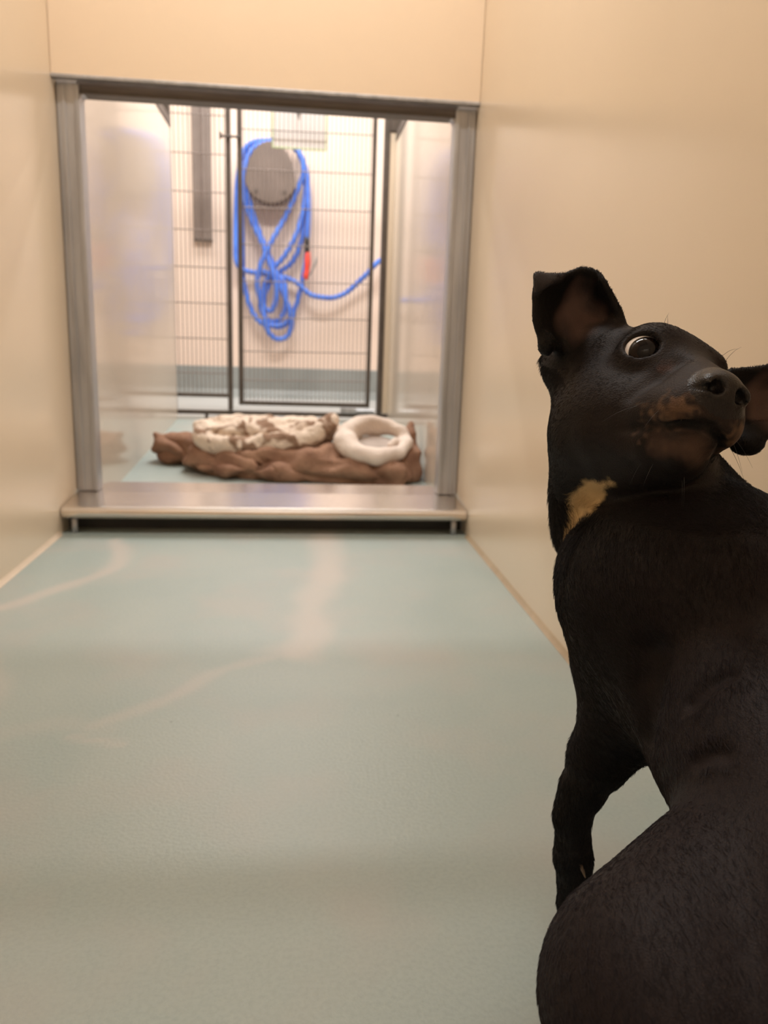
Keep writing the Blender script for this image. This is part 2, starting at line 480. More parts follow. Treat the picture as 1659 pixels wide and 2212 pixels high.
part('bottom_latch', bm, M_steel, t, b1)

# card holder on the outside of the gate
t = thing('kennel_card', 'white card in a green-edged holder hung on the gate in front of the hose', 'card', (-0.005, GY + 0.02, 1.44))
b2 = (-0.005, GY + 0.02, 1.44)
bm = bmesh.new(); box(bm, -0.133, 0.125, GY + .022, GY + .025, 1.446, 1.645); part('card', bm, M_paper, t, b2)
for d in ((-0.140, -0.133, GY + .019, GY + .028, 1.440, 1.65), (0.125, 0.131, GY + .019, GY + .028, 1.440, 1.65),
          (-0.133, 0.125, GY + .019, GY + .028, 1.438, 1.446)):
    bm = bmesh.new(); box(bm, *d, 0.001); part('edge_strip', bm, M_green, t, b2)
bm = bmesh.new(); box(bm, -0.02, 0.0, GY + .014, GY + .022, 1.60, 1.62, 0.001); box(bm, -0.012, -0.006, GY + .012, GY + .020, 1.585, 1.655, 0.001)
part('clip', bm, M_grey, t, b2)

# ------------------------------------------------------------ aisle wall fittings
t = thing('cable_channel', 'vertical grey-brown channel mounted on the aisle wall behind the side panel', 'channel', (-0.64, AY, 1.13))
bm = bmesh.new(); box(bm, -0.058, 0.058, -0.045, -0.001, 0.0, 1.36, 0.006); obj('cover', bm, M_chan, t)
bm = bmesh.new(); box(bm, -0.012, 0.004, -0.049, -0.042, 0.004, 1.36, 0.002); obj('seam_strip', bm, M_taupe, t)
bm = bmesh.new(); box(bm, -0.062, 0.062, -0.048, -0.001, -0.004, 0.012, 0.003); obj('end_cap', bm, M_bronze, t)

t = thing('hose_hanger', 'taupe half-round hanger on the aisle wall holding the coiled blue hose', 'hanger', (-0.19, AY, 1.36))
bm = bmesh.new()
N = 40
def oval(yy, w, up, dn):
    L = []
    for i in range(N):
        a = 2 * math.pi * i / N
        q = math.sin(a)
        L.append((w * math.cos(a) * (1 - 0.12 * max(0, -q)), yy, 0.13 + (up if q > 0 else dn) * q))
    return L
rings = [[bm.verts.new(p) for p in oval(y, 0.156 + ex, 0.248 + ex, 0.12 + ex)] for y, ex in ((-0.001, 0.0), (-0.15, 0.0), (-0.153, 0.004), (-0.163, 0.005), (-0.167, -0.002))]
for A, B in zip(rings, rings[1:]):
    for i in range(N):
        k = (i + 1) % N
        bm.faces.new((A[i], A[k], B[k], B[i]))
bm.faces.new(rings[-1])
bmesh.ops.recalc_face_normals(bm, faces=bm.faces)
obj('drum', bm, M_taupe, t)
bm = bmesh.new(); cyl_between(bm, (0.09, -0.165, 0.08), (0.09, -0.173, 0.08), 0.012, 12); obj('screw', bm, M_bronze, t)
bm = bmesh.new(); cyl_between(bm, (-0.09, -0.165, 0.08), (-0.09, -0.173, 0.08), 0.012, 12); obj('screw', bm, M_bronze, t)

# hose loops drawn in wall coordinates (x, z) on the aisle wall
t = thing('coiled_hose', 'long blue hose looped over the hanger with its tail trailing right', 'hose', (-0.14, AY - 0.10, 0.48))
bh = (-0.14, AY - 0.10, 0.48)
def hz(px, py, y):       # loop points read off a tracing grid, turned into wall metres
    return ((px - 642.7 - (py - 300) * 0.02) * 0.003035 + 0.004, y, 1.765 - (py - 300) * 0.00293 + (px - 585) * 0.0001)
loops = [
    ([(585, 300), (548, 306), (527, 328), (518, 365), (518, 430), (520, 505), (523, 585), (537, 650), (562, 692), (597, 701), (625, 690), (642, 655), (655, 600), (662, 540), (664, 450), (658, 380), (643, 330), (618, 305)], -0.07, True),
    ([(590, 302), (548, 314), (531, 348), (530, 400), (542, 450), (562, 505), (587, 560), (610, 620), (630, 672), (633, 705), (622, 727), (600, 731), (582, 715), (575, 690), (566, 650), (571, 610), (590, 575), (615, 545), (640, 495), (654, 430), (654, 368), (640, 325), (612, 303)], -0.115, True),
    ([(580, 304), (540, 322), (523, 375), (524, 420), (541, 470), (565, 520), (585, 570), (597, 610), (596, 650), (584, 668), (566, 650), (556, 610), (563, 565), (588, 510), (614, 460), (638, 405), (650, 365), (638, 326), (610, 306)], -0.14, True),
    ([(583, 302), (545, 306), (522, 326), (510, 380), (507, 450), (507, 520), (510, 560), (525, 577), (560, 584), (592, 586), (612, 600), (620, 640), (612, 680), (590, 692), (570, 675), (562, 650)], -0.09, False),
    ([(588, 303), (625, 312), (648, 345), (656, 400), (655, 460), (648, 520), (630, 560), (604, 580), (585, 600), (570, 640), (575, 680), (600, 704), (630, 690), (640, 660)], -0.06, False),
    ([(560, 578), (592, 588), (615, 592), (645, 606), (672, 630), (700, 637), (727, 637), (755, 625), (780, 602), (800, 582), (813, 566), (830, 552), (860, 545)], -0.10, False),
    ([(620, 308), (647, 338), (660, 390), (664, 450), (663, 495), (662, 512)], -0.12, False),
]
bm = bmesh.new()
for k, (pp, yo, cl) in enumerate(loops):
    P = []
    for i, (px, py) in enumerate(pp):
        wob = 0.018 * math.sin(i * 1.3 + k)
        P.append(hz(px, py, AY + yo * 0.55 - 0.045 + wob))
    tube(bm, catmull(P, 6, cl), 0.0165, 8, cl)
part('hose', bm, M_hose, t, bh, True)
bm = bmesh.new(); tube(bm, [hz(662, 500, AY - .12), hz(662, 512, AY - .12), hz(664, 538, AY - .12)], [0.017, 0.019, 0.017], 10)
part('coupling', bm, M_black, t, bh, True)
bm = bmesh.new(); tube(bm, catmull([hz(665, 536, AY - .12), hz(665, 560, AY - .125), hz(664, 580, AY - .125), hz(661, 598, AY - .125)], 4),
                       [0.015, 0.017, 0.019, 0.020, 0.021, 0.021, 0.020, 0.019, 0.020, 0.022, 0.023, 0.020, 0.010], 10)
part('nozzle', bm, M_red, t, bh, True)
bm = bmesh.new(); tube(bm, catmull([hz(668, 590, AY - .13), hz(676, 578, AY - .15), hz(682, 562, AY - .16), hz(685, 550, AY - .16)], 4), 0.007, 8)
part('lever', bm, M_grey, t, bh, True)

# ------------------------------------------------------------ implicit surfaces (numpy) -> one smooth mesh
class Field:
    def __init__(s, lo, hi, h):
        s.h = h; s.lo = np.array(lo, np.float32)
        s.n = np.ceil((np.array(hi) - s.lo) / h).astype(int) + 1
        s.f = np.full(tuple(s.n), 0.2, np.float32)
    def block(s, lo, hi):
        a = np.clip(np.floor((np.array(lo) - s.lo) / s.h).astype(int), 0, s.n)
        b = np.clip(np.ceil((np.array(hi) - s.lo) / s.h).astype(int) + 1, 0, s.n)
        if np.any(b <= a):
            return None
        ax = [(s.lo[i] + np.arange(a[i], b[i], dtype=np.float32) * s.h) for i in range(3)]
        return tuple(slice(a[i], b[i]) for i in range(3)), ax[0][:, None, None], ax[1][None, :, None], ax[2][None, None, :]
    def mix(s, sl, d, k, mode):
        o = s.f[sl]
        if mode == 'add':
            if k <= 0:
                s.f[sl] = np.minimum(o, d)
            else:
                hh = np.maximum(k - np.abs(o - d), 0) / k
                s.f[sl] = np.minimum(o, d) - hh * hh * k * 0.25
        else:
            d = -d
            if k <= 0:
                s.f[sl] = np.maximum(o, d)
            else:
                hh = np.maximum(k - np.abs(o - d), 0) / k
                s.f[sl] = np.maximum(o, d) + hh * hh * k * 0.25
    def cone(s, a, b, ra, rb, k=0.02, mode='add'):
        a = np.array(a, np.float32); b = np.array(b, np.float32)
        R = max(ra, rb) + k + 0.012
        B = s.block(np.minimum(a, b) - R, np.maximum(a, b) + R)
        if B is None:
            return
        sl, x, y, z = B
        ab = b - a; L2 = float(ab @ ab)
        tt = ((x - a[0]) * ab[0] + (y - a[1]) * ab[1] + (z - a[2]) * ab[2]) / L2
        tt = np.clip(tt, 0, 1)
        d = np.sqrt((x - a[0] - tt * ab[0]) ** 2 + (y - a[1] - tt * ab[1]) ** 2 + (z - a[2] - tt * ab[2]) ** 2) - (ra + (rb - ra) * tt)
        s.mix(sl, d, k, mode)
    def ell(s, c, r, R=None, k=0.02, mode='add'):
        c = np.array(c, np.float32); r = np.array(r, np.float32)
        R = np.eye(3, dtype=np.float32) if R is None else np.array(R, np.float32)   # columns = axes
        ext = np.sqrt(((R * r) ** 2).sum(1)) + k + 0.012
        B = s.block(c - ext, c + ext)
        if B is None:
            return
        sl, x, y, z = B
        X, Y, Z = x - c[0], y - c[1], z - c[2]
        q = [(X * R[0, i] + Y * R[1, i] + Z * R[2, i]) for i in range(3)]
        k0 = np.sqrt(sum((q[i] / r[i]) ** 2 for i in range(3)))
        k1 = np.sqrt(sum((q[i] / r[i] ** 2) ** 2 for i in range(3))) + 1e-9
        s.mix(sl, k0 * (k0 - 1) / k1, k, mode)
    def cloud(s, P, rad, k, mode='add'):
        P = np.asarray(P, np.float32)
        R = float(np.max(rad)) + k + 0.010
        rad = np.broadcast_to(np.asarray(rad, np.float32), (len(P),))
        B = s.block(P.min(0) - R, P.max(0) + R)
        sl, x, y, z = B
        sub = Field.__new__(Field)
        sub.h = s.h; sub.lo = np.array([x[0, 0, 0], y[0, 0, 0], z[0, 0, 0]], np.float32)
        sub.n = np.array([x.shape[0], y.shape[1], z.shape[2]]); sub.f = np.full(tuple(sub.n), 0.2, np.float32)
        for p, r in zip(P, rad):
            q = sub.block(p - (r + k + 0.006), p + (r + k + 0.006))
            if q is None:
                continue
            d = np.sqrt((q[1] - p[0]) ** 2 + (q[2] - p[1]) ** 2 + (q[3] - p[2]) ** 2) - r
            sub.f[q[0]] = np.minimum(sub.f[q[0]], d)
        s.mix(sl, sub.f, k, mode)
    def mesh(s):
        f = s.f; sg = f < 0
        c = np.zeros(tuple(s.n - 1), np.uint8)
        for i in (0, 1):
            for j in (0, 1):
                for k in (0, 1):
                    c += sg[i:i + s.n[0] - 1, j:j + s.n[1] - 1, k:k + s.n[2] - 1]
        idx = np.argwhere((c > 0) & (c < 8))
        vid = np.full(c.shape, -1, np.int32)
        vid[idx[:, 0], idx[:, 1], idx[:, 2]] = np.arange(len(idx))
        acc = np.zeros((len(idx), 3), np.float32); cnt = np.zeros(len(idx), np.float32)
        corners = [(i, j, k) for i in (0, 1) for j in (0, 1) for k in (0, 1)]
        for a in corners:
            for ax in range(3):
                if a[ax]:
                    continue
                b = list(a); b[ax] = 1
                fa = f[idx[:, 0] + a[0], idx[:, 1] + a[1], idx[:, 2] + a[2]]
                fb = f[idx[:, 0] + b[0], idx[:, 1] + b[1], idx[:, 2] + b[2]]
                m = (fa < 0) != (fb < 0)
                tt = np.where(m, fa / np.where(m, fa - fb, 1), 0)
                p = np.tile(np.array(a, np.float32), (len(idx), 1)); p[:, ax] += tt
                acc[m] += p[m]; cnt[m] += 1
        V = (idx + acc / cnt[:, None]) * s.h + s.lo
        F = []
        for ax in range(3):
            u, v = (ax + 1) % 3, (ax + 2) % 3
            sa = [slice(None)] * 3; sb = [slice(None)] * 3
            sa[ax] = slice(0, -1); sb[ax] = slice(1, None)
            A = sg[tuple(sa)]; Bq = sg[tuple(sb)]
            e = np.argwhere(A != Bq)
            e = e[(e[:, u] > 0) & (e[:, v] > 0) & (e[:, u] < s.n[u] - 1) & (e[:, v] < s.n[v] - 1)]
            ins = A[e[:, 0], e[:, 1], e[:, 2]]
            q = []
            for du, dv in ((-1, -1), (0, -1), (0, 0), (-1, 0)):
                t2 = e.copy(); t2[:, u] += du; t2[:, v] += dv
                q.append(vid[t2[:, 0], t2[:, 1], t2[:, 2]])
            q = np.stack(q, 1)
            q[~ins] = q[~ins][:, ::-1]
            F.append(q)
        return V.astype(np.float64), np.concatenate(F)

def smooth_mesh(V, F, it, lam=0.5):
    e = np.concatenate([F[:, [i, (i + 1) % 4]] for i in range(4)])
    for _ in range(it):
        acc = np.zeros_like(V); n = np.zeros(len(V))
        for a, b in ((0, 1), (1, 0)):
            for ax in range(3):
                acc[:, ax] += np.bincount(e[:, a], V[e[:, b], ax], len(V))
            n += np.bincount(e[:, a], minlength=len(V))
        V = V + lam * (acc / np.maximum(n, 1)[:, None] - V)
    return V

def vert_normals(V, F):
    d1 = V[F[:, 2]] - V[F[:, 0]]; d2 = V[F[:, 3]] - V[F[:, 1]]
    fn = np.cross(d1, d2)
    N = np.zeros_like(V)
    for i in range(4):
        for ax in range(3):
            N[:, ax] += np.bincount(F[:, i], fn[:, ax], len(V))
    return N / (np.linalg.norm(N, axis=1)[:, None] + 1e-12), fn

def np_mesh(name, V, F):
    me = bpy.data.meshes.new(name)
    me.vertices.add(len(V)); me.vertices.foreach_set('co', V.astype(np.float32).ravel())
    me.loops.add(F.size); me.loops.foreach_set('vertex_index', F.astype(np.int32).ravel())
    me.polygons.add(len(F)); me.polygons.foreach_set('loop_start', np.arange(0, F.size, 4, dtype=np.int32))
    me.polygons.foreach_set('use_smooth', np.ones(len(F), bool))
    me.update(calc_edges=True)
    return me

def vnoise(P, sc, seed=0.0):
    return np.array([noise.noise((p[0] * sc + seed, p[1] * sc, p[2] * sc)) for p in P])

# ------------------------------------------------------------ crumpled pet bed in the inner room
def build_bed():
    t = thing('pet_bed', 'crumpled brown plush pet bed with cream fleece lining in front of the gate', 'pet bed', (-0.05, 2.98, 0.02))
    base = np.array((-0.05, 2.98, 0.02))
    f = Field((-0.66, 2.62, -0.03), (0.52, 3.42, 0.34), 0.0042)
    f.ell((-0.42, 3.14, 0.075), (0.155, 0.09, 0.062), None, 0.03)
    f.cone((-0.52, 3.13, 0.11), (-0.555, 3.13, 0.135), 0.035, 0.012, 0.03)
    f.cone((-0.30, 2.99, 0.085), (0.10, 2.90, 0.07), 0.085, 0.080, 0.05)
    f.cone((-0.28, 2.93, 0.04), (-0.02, 2.87, 0.035), 0.05, 0.05, 0.03)
    f.cone((0.05, 2.86, 0.055), (0.36, 2.80, 0.048), 0.056, 0.056, 0.03)
    f.cone((0.12, 2.90, 0.065), (0.38, 2.90, 0.065), 0.062, 0.062, 0.03)
    f.cone((0.40, 2.88, 0.06), (0.425, 2.96, 0.17), 0.045, 0.028, 0.03)
    f.cone((0.425, 2.96, 0.17), (0.437, 2.99, 0.215), 0.024, 0.010, 0.02)
    f.ell((-0.02, 3.02, 0.05), (0.42, 0.22, 0.06), None, 0.04)
    # pocket for the right ring and the fold between the two rolls
    f.cone((0.035, 2.80, 0.17), (0.07, 2.90, 0.15), 0.022, 0.02, 0.03, 'sub')
    for a, b, r in (((0.06, 2.79, 0.075), (0.34, 2.765, 0.085), 0.010), ((-0.16, 2.86, 0.11), (-0.05, 2.80, 0.03), 0.008),
                    ((-0.24, 2.90, 0.10), (-0.12, 2.83, 0.055), 0.007), ((-0.05, 2.82, 0.10), (0.06, 2.80, 0.12), 0.009)):
        f.cone(a, b, r, r * 0.8, 0.02, 'sub')
    V, F = f.mesh(); V = smooth_mesh(V, F, 3)
    N, _ = vert_normals(V, F)
    topm = np.clip((0.17 - V[:, 2]) / 0.06, 0.12, 1)
    V += N * (topm * (np.abs(vnoise(V * np.array((1.0, 0.7, 1.7)), 8, 2.0)) - 0.2) * 0.062 + vnoise(V, 22, 5.0) * 0.008)[:, None]
    V[:, 2] = np.maximum(V[:, 2], zin(V[:, 1]) + 0.001)
    V[:, 0] = np.clip(V[:, 0], XL + 0.004, XR - 0.004)
    link_mesh('cover', np_mesh('cover', V - base, F), M_brown, t)
    # cream fleece lining
    M_fleece, nt, b = new_mat('cream_fleece')
    tc = node(nt, 'ShaderNodeTexCoord')
    n1 = node(nt, 'ShaderNodeTexNoise'); n1.inputs['Scale'].default_value = 11; n1.inputs['Detail'].default_value = 2; n1.inputs['Distortion'].default_value = 0.8
    nt.links.new(tc.outputs['Object'], n1.inputs['Vector'])
    r = node(nt, 'ShaderNodeValToRGB')
    r.color_ramp.elements[0].position = 0.49; r.color_ramp.elements[0].color = (0.80, 0.66, 0.54, 1)
    r.color_ramp.elements[1].position = 0.56; r.color_ramp.elements[1].color = (0.30, 0.19, 0.13, 1)
    nt.links.new(n1.outputs['Fac'], r.inputs['Fac']); nt.links.new(r.outputs['Color'], b.inputs['Base Color'])
    b.inputs['Roughness'].default_value = 0.95; b.inputs['Specular IOR Level'].default_value = 0.1
    n2 = node(nt, 'ShaderNodeTexNoise'); n2.inputs['Scale'].default_value = 120
    nt.links.new(tc.outputs['Object'], n2.inputs['Vector'])
    bp = node(nt, 'ShaderNodeBump'); bp.inputs['Strength'].default_value = 0.6; bp.inputs['Distance'].default_value = 0.01
    nt.links.new(n2.outputs['Fac'], bp.inputs['Height']); nt.links.new(bp.outputs['Normal'], b.inputs['Normal'])
    M_plain = noise_mat('pale_fleece', (0.74, 0.62, 0.54), (0.85, 0.73, 0.64), 14, 0.95, 0.5, 120, spec=0.1)
    f = Field((-0.46, 2.72, 0.02), (0.24, 3.38, 0.34), 0.004)
    f.ell((-0.20, 3.06, 0.165), (0.20, 0.14, 0.060), None, 0.02)
    f.ell((0.03, 3.06, 0.170), (0.15, 0.13, 0.055), None, 0.03)
    rim = catmull([(-0.36, 3.00, 0.185), (-0.345, 2.94, 0.145), (-0.25, 2.91, 0.125), (-0.12, 2.90, 0.135), (0.0, 2.89, 0.150), (0.08, 2.92, 0.185), (0.12, 2.98, 0.215)], 6)
    for a, b in zip(rim, rim[1:]):
        f.cone(a, b, 0.030, 0.030, 0.015)
    f.ell((-0.30, 3.0, 0.225), (0.055, 0.06, 0.035), None, 0.02, 'sub')
    f.ell((-0.16, 2.99, 0.235), (0.05, 0.06, 0.030), None, 0.02, 'sub')
    f.ell((-0.03, 2.98, 0.225), (0.045, 0.06, 0.035), None, 0.02, 'sub')
    f.ell((0.05, 3.00, 0.245), (0.04, 0.05, 0.03), None, 0.02, 'sub')
    V, F = f.mesh(); V = smooth_mesh(V, F, 3); N, _ = vert_normals(V, F)
    V += N * (vnoise(V, 16, 8.0) * 0.016 + vnoise(V, 40, 1.0) * 0.005)[:, None]
    link_mesh('fleece_lining', np_mesh('fleece_lining', V - base, F), M_fleece, t)['label'] = 'cream fleece with brown print'
    # rolled ring of fleece on the right
    f = Field((0.08, 2.70, 0.0), (0.475, 3.16, 0.34), 0.004)
    c = np.array((0.292, 2.885, 0.160)); ux = np.array((1, 0.04, 0.0)); ux /= np.linalg.norm(ux)
    uz = np.array((0, 0.90, 0.43)); un = np.cross(ux, uz)
    ring = [c + ux * 0.116 * math.cos(q) + uz * 0.108 * math.sin(q) for q in np.linspace(0, 2 * math.pi, 40)]
    for i, (a, b) in enumerate(zip(ring, ring[1:])):
        q = i / 39 * 2 * math.pi
        rr = 0.029 + 0.009 * math.cos(q - 2.8)
        f.cone(a, b, rr, rr, 0.012)
    f.cone(c + ux * 0.075 + uz * 0.0, c + ux * 0.05 - uz * 0.03, 0.018, 0.012, 0.015)
    V, F = f.mesh(); V = smooth_mesh(V, F, 3); N, _ = vert_normals(V, F)
    V += N * (vnoise(V, 18, 4.0) * 0.010)[:, None]
    V[:, 0] = np.clip(V[:, 0], XL + 0.004, XR - 0.004)
    link_mesh('fleece_roll', np_mesh('fleece_roll', V - base, F), M_plain, t)
    f = Field((0.15, 2.80, 0.0), (0.42, 3.10, 0.30), 0.005)
    Rm = np.stack([ux, uz, un], 1)
    f.ell(c - un * 0.0 + np.array((0, 0.0, -0.03)), (0.10, 0.085, 0.018), Rm, 0.01)
    V, F = f.mesh(); V = smooth_mesh(V, F, 2)
    link_mesh('fleece_hollow', np_mesh('fleece_hollow', V - base, F), noise_mat('shaded_fleece', (0.40, 0.33, 0.29), (0.56, 0.48, 0.43), 12, 0.95, spec=0.1), t)['label'] = 'inside of the fleece roll, greyed as if in shade'  # shade of the hollow put in as a greyer fleece colour
build_bed()

# ------------------------------------------------------------ dog
HR = np.array([[0.1056, 0.9342, 0.3408], [-0.9565, 0.0018, 0.2917], [0.2719, -0.3568, 0.8937]])   # head axes: forward, left, up
HT = np.array([0.2559, 0.5591, 0.4952])
def H(x, y, z):
    return HT + HR @ np.array((x, y, z))
EAR_R = [[(0.1925,0.5815,0.5345),(0.2028,0.5939,0.5309),(0.2188,0.5985,0.5366),(0.2329,0.5941,0.5469),(0.2426,0.5799,0.5574)],
 [(0.1764,0.5780,0.5474),(0.1980,0.6008,0.5499),(0.2161,0.6059,0.5541),(0.2318,0.5994,0.5609),(0.2400,0.5796,0.5641)],
 [(0.1726,0.5802,0.5690),(0.1953,0.6038,0.5708),(0.2145,0.6084,0.5734),(0.2291,0.6013,0.5768),(0.2332,0.5821,0.5760)],
 [(0.1732,0.5812,0.5875),(0.1955,0.5955,0.5888),(0.2136,0.5990,0.5952),(0.2244,0.5930,0.5925),(0.2273,0.5852,0.5867)]]
EAR_L = [[(0.3309,0.5772,0.5223),(0.3395,0.5855,0.5085),(0.3437,0.5859,0.4940),(0.3441,0.5785,0.4801),(0.3403,0.5632,0.4653)],
 [(0.3528,0.5734,0.5255),(0.3612,0.5836,0.5110),(0.3643,0.5847,0.4946),(0.3603,0.5752,0.4827),(0.3520,0.5604,0.4724)],
 [(0.3734,0.5711,0.5304),(0.3817,0.5801,0.5153),(0.3843,0.5803,0.4991),(0.3807,0.5718,0.4871),(0.3702,0.5576,0.4781)],
 [(0.3905,0.5686,0.5327),(0.3985,0.5693,0.5217),(0.4006,0.5690,0.5076),(0.3965,0.5656,0.4953),(0.3849,0.5575,0.4852)]]
FLAP = [[(0.1955,0.5955,0.5888),(0.1836,0.5862,0.5873),(0.1732,0.5812,0.5875)],
 [(0.1890,0.5870,0.5846),(0.1817,0.5812,0.5826),(0.1733,0.5779,0.5821)],
 [(0.1817,0.5808,0.5809),(0.1780,0.5776,0.5786),(0.1740,0.5765,0.5761)]]
def sheet(G, nu, nv):
    rows = [catmull(r, nu) for r in G]
    cols = np.stack(rows, 0)
    out = np.stack([catmull(cols[:, i], nv) for i in range(cols.shape[1])], 1)
    return out     # rows x cols x 3

EYES = {}
def build_dog():
    base = np.array((0.27, 0.50, 0.0))
    t = thing('dog', 'black short-haired dog with a cream throat patch, looking back over its shoulder', 'dog', tuple(base))
    f = Field((0.09, 0.10, -0.004), (0.474, 0.80, 0.64), 0.0016)
    # trunk
    f.ell((0.297, 0.535, 0.358), (0.099, 0.100, 0.088), None, 0.012)           # shoulders and chest
    f.ell((0.303, 0.585, 0.295), (0.072, 0.075, 0.095), None, 0.03)           # deep chest
    f.cone((0.305, 0.52, 0.315), (0.303, 0.41, 0.292), 0.080, 0.070, 0.025)    # ribs
    f.cone((0.303, 0.41, 0.292), (0.285, 0.31, 0.266), 0.070, 0.066, 0.025)    # loin
    f.ell((0.280, 0.27, 0.240), (0.088, 0.085, 0.080), None, 0.03)            # pelvis
    # neck turning round to the head
    f.cone((0.300, 0.60, 0.375), (0.285, 0.630, 0.425), 0.070, 0.058, 0.03)
    f.cone((0.285, 0.630, 0.425), H(-0.035, 0, -0.01), 0.058, 0.048, 0.03)
    f.cone((0.259, 0.628, 0.385), H(-0.02, -0.02, -0.03), 0.037, 0.034, 0.015)
    f.cone((0.330, 0.585, 0.378), H(-0.02, 0.02, -0.02), 0.048, 0.040, 0.02)
    # upper arm and left foreleg
    f.cone((0.272, 0.545, 0.335), (0.276, 0.553, 0.258), 0.055, 0.043, 0.02)
    f.cone((0.274, 0.553, 0.258), (0.252, 0.560, 0.207), 0.042, 0.026, 0.010)
    lg = [((0.252, 0.560, 0.207), 0.0255), ((0.2400, 0.560, 0.178), 0.0185), ((0.2350, 0.560, 0.164), 0.0155), ((0.2328, 0.560, 0.152), 0.0148),
          ((0.2368, 0.560, 0.112), 0.0152), ((0.2440, 0.560, 0.066), 0.0152), ((0.2510, 0.557, 0.024), 0.0180)]
    for (a, ra), (b, rb) in zip(lg, lg[1:]):
        f.cone(a, b, ra, rb, 0.006)
    f.ell((0.2350, 0.5480, 0.1200), (0.006, 0.005, 0.008), None, 0.006)
    for i, dx in enumerate((-0.0165, -0.0055, 0.0055, 0.0165)):
        f.cone((0.254 + dx * 0.7, 0.562, 0.016), (0.255 + dx, 0.586 - 20 * dx * dx, 0.010), 0.0105, 0.0090, 0.004)
    # right foreleg behind the body
    f.cone((0.350, 0.560, 0.320), (0.372, 0.575, 0.215), 0.055, 0.044, 0.03)
    f.cone((0.372, 0.580, 0.215), (0.392, 0.590, 0.11), 0.036, 0.019, 0.02)
    f.cone((0.392, 0.590, 0.11), (0.396, 0.590, 0.022), 0.0175, 0.019, 0.01)
    for dx in (-0.0165, -0.0055, 0.0055, 0.0165):
        f.cone((0.397 + dx * 0.7, 0.598, 0.016), (0.398 + dx, 0.624 - 20 * dx * dx, 0.010), 0.0105, 0.0090, 0.004)
    # hollow behind the shoulder and loose skin folds over the ribs
    f.cloud(catmull([(0.2320, 0.4537, 0.3397), (0.2303, 0.4512, 0.3216), (0.2285, 0.4464, 0.3040), (0.2288, 0.4459, 0.2885)], 12), 0.005, 0.022, 'sub')
    f.cloud(catmull([(0.2370, 0.4080, 0.3306), (0.2449, 0.4064, 0.3418), (0.2549, 0.4028, 0.3510)], 12), 0.0012, 0.010, 'sub')
    f.cloud(catmull([(0.2294, 0.3824, 0.3075), (0.2331, 0.3760, 0.3152), (0.2368, 0.3680, 0.3197)], 12), 0.0010, 0.010, 'sub')
    # hind legs: thigh, shank, hock, paw
    f.cone((0.268, 0.345, 0.248), (0.186, 0.304, 0.222), 0.066, 0.064, 0.012)
    f.cone((0.188, 0.300, 0.222), (0.190, 0.280, 0.150), 0.054, 0.034, 0.02)
    f.cone((0.190, 0.280, 0.150), (0.192, 0.205, 0.095), 0.030, 0.018, 0.02)
    f.cone((0.192, 0.205, 0.095), (0.192, 0.215, 0.026), 0.017, 0.017, 0.012)
    f.cone((0.325, 0.320, 0.240), (0.375, 0.300, 0.190), 0.062, 0.052, 0.03)
    f.cone((0.375, 0.300, 0.190), (0.375, 0.280, 0.140), 0.048, 0.032, 0.02)
    f.cone((0.375, 0.280, 0.140), (0.375, 0.205, 0.095), 0.030, 0.018, 0.02)
    f.cone((0.375, 0.205, 0.095), (0.375, 0.215, 0.026), 0.017, 0.017, 0.012)
    for cx in (0.192, 0.375):
        f.cone((cx, 0.215, 0.022), (cx, 0.245, 0.018), 0.018, 0.019, 0.01)
        for dx in (-0.018, -0.006, 0.006, 0.018):
            f.cone((cx + dx * 0.7, 0.250, 0.015), (cx + dx, 0.275 - 20 * dx * dx, 0.010), 0.011, 0.009, 0.004)
    # tail tucked down
    tl = catmull([(0.282, 0.205, 0.245), (0.284, 0.175, 0.205), (0.282, 0.165, 0.14), (0.275, 0.175, 0.07)], 5)
    for i, (a, b) in enumerate(zip(tl, tl[1:])):
        f.cone(a, b, 0.018 - 0.0008 * i, 0.018 - 0.0008 * (i + 1), 0.015)
    # ---- head
    f.ell(H(-0.020, 0, 0.010), (0.062, 0.051, 0.052), HR, 0.02)
    for s in (-1, 1):
        f.ell(H(0.008, s * 0.030, -0.018), (0.038, 0.026, 0.032), HR, 0.02)
        f.ell(H(0.027, s * 0.0210, 0.0350), (0.021, 0.016, 0.0115) if s < 0 else (0.020, 0.015, 0.009), HR, 0.012)
        f.ell(H(-0.030, s * 0.036, 0.034), (0.034, 0.024, 0.024), HR, 0.015)
    f.ell(H(0.012, -0.004, 0.034), (0.034, 0.026, 0.016), HR, 0.015)
    f.cone(H(0.025, 0, 0.006), H(0.084, 0, -0.012), 0.035, 0.0205, 0.016)
    for s in (-1, 1):
        f.cone(H(0.040, s * 0.019, -0.022), H(0.080, s * 0.0115, -0.024), 0.0225, 0.0180, 0.010)
    f.cone(H(0.005, 0, -0.040), H(0.066, 0, -0.0440), 0.030, 0.0150, 0.010)
    for s in (-1, 1):
        f.cone(H(0.015, s * 0.024, -0.036), H(0.054, s * 0.014, -0.044), 0.021, 0.014, 0.010)
    # nose leather with nostrils
    f.ell(H(0.0955, 0, -0.010), (0.0115, 0.0160, 0.0130), HR, 0.004)
    for s in (-1, 1):
        f.ell(H(0.0980, s * 0.0118, -0.0105), (0.0082, 0.0060, 0.0080), HR, 0.003)
        f.ell(H(0.1065, s * 0.0085, -0.0112), (0.0100, 0.0046, 0.0050), HR, 0.0012, 'sub')
        f.cone(H(0.105, s * 0.011, -0.0130), H(0.0955, s * 0.0215, -0.0150), 0.0022, 0.0014, 0.001, 'sub')
    f.cone(H(0.109, 0, -0.008), H(0.101, 0, -0.030), 0.0011, 0.0011, 0.002, 'sub')
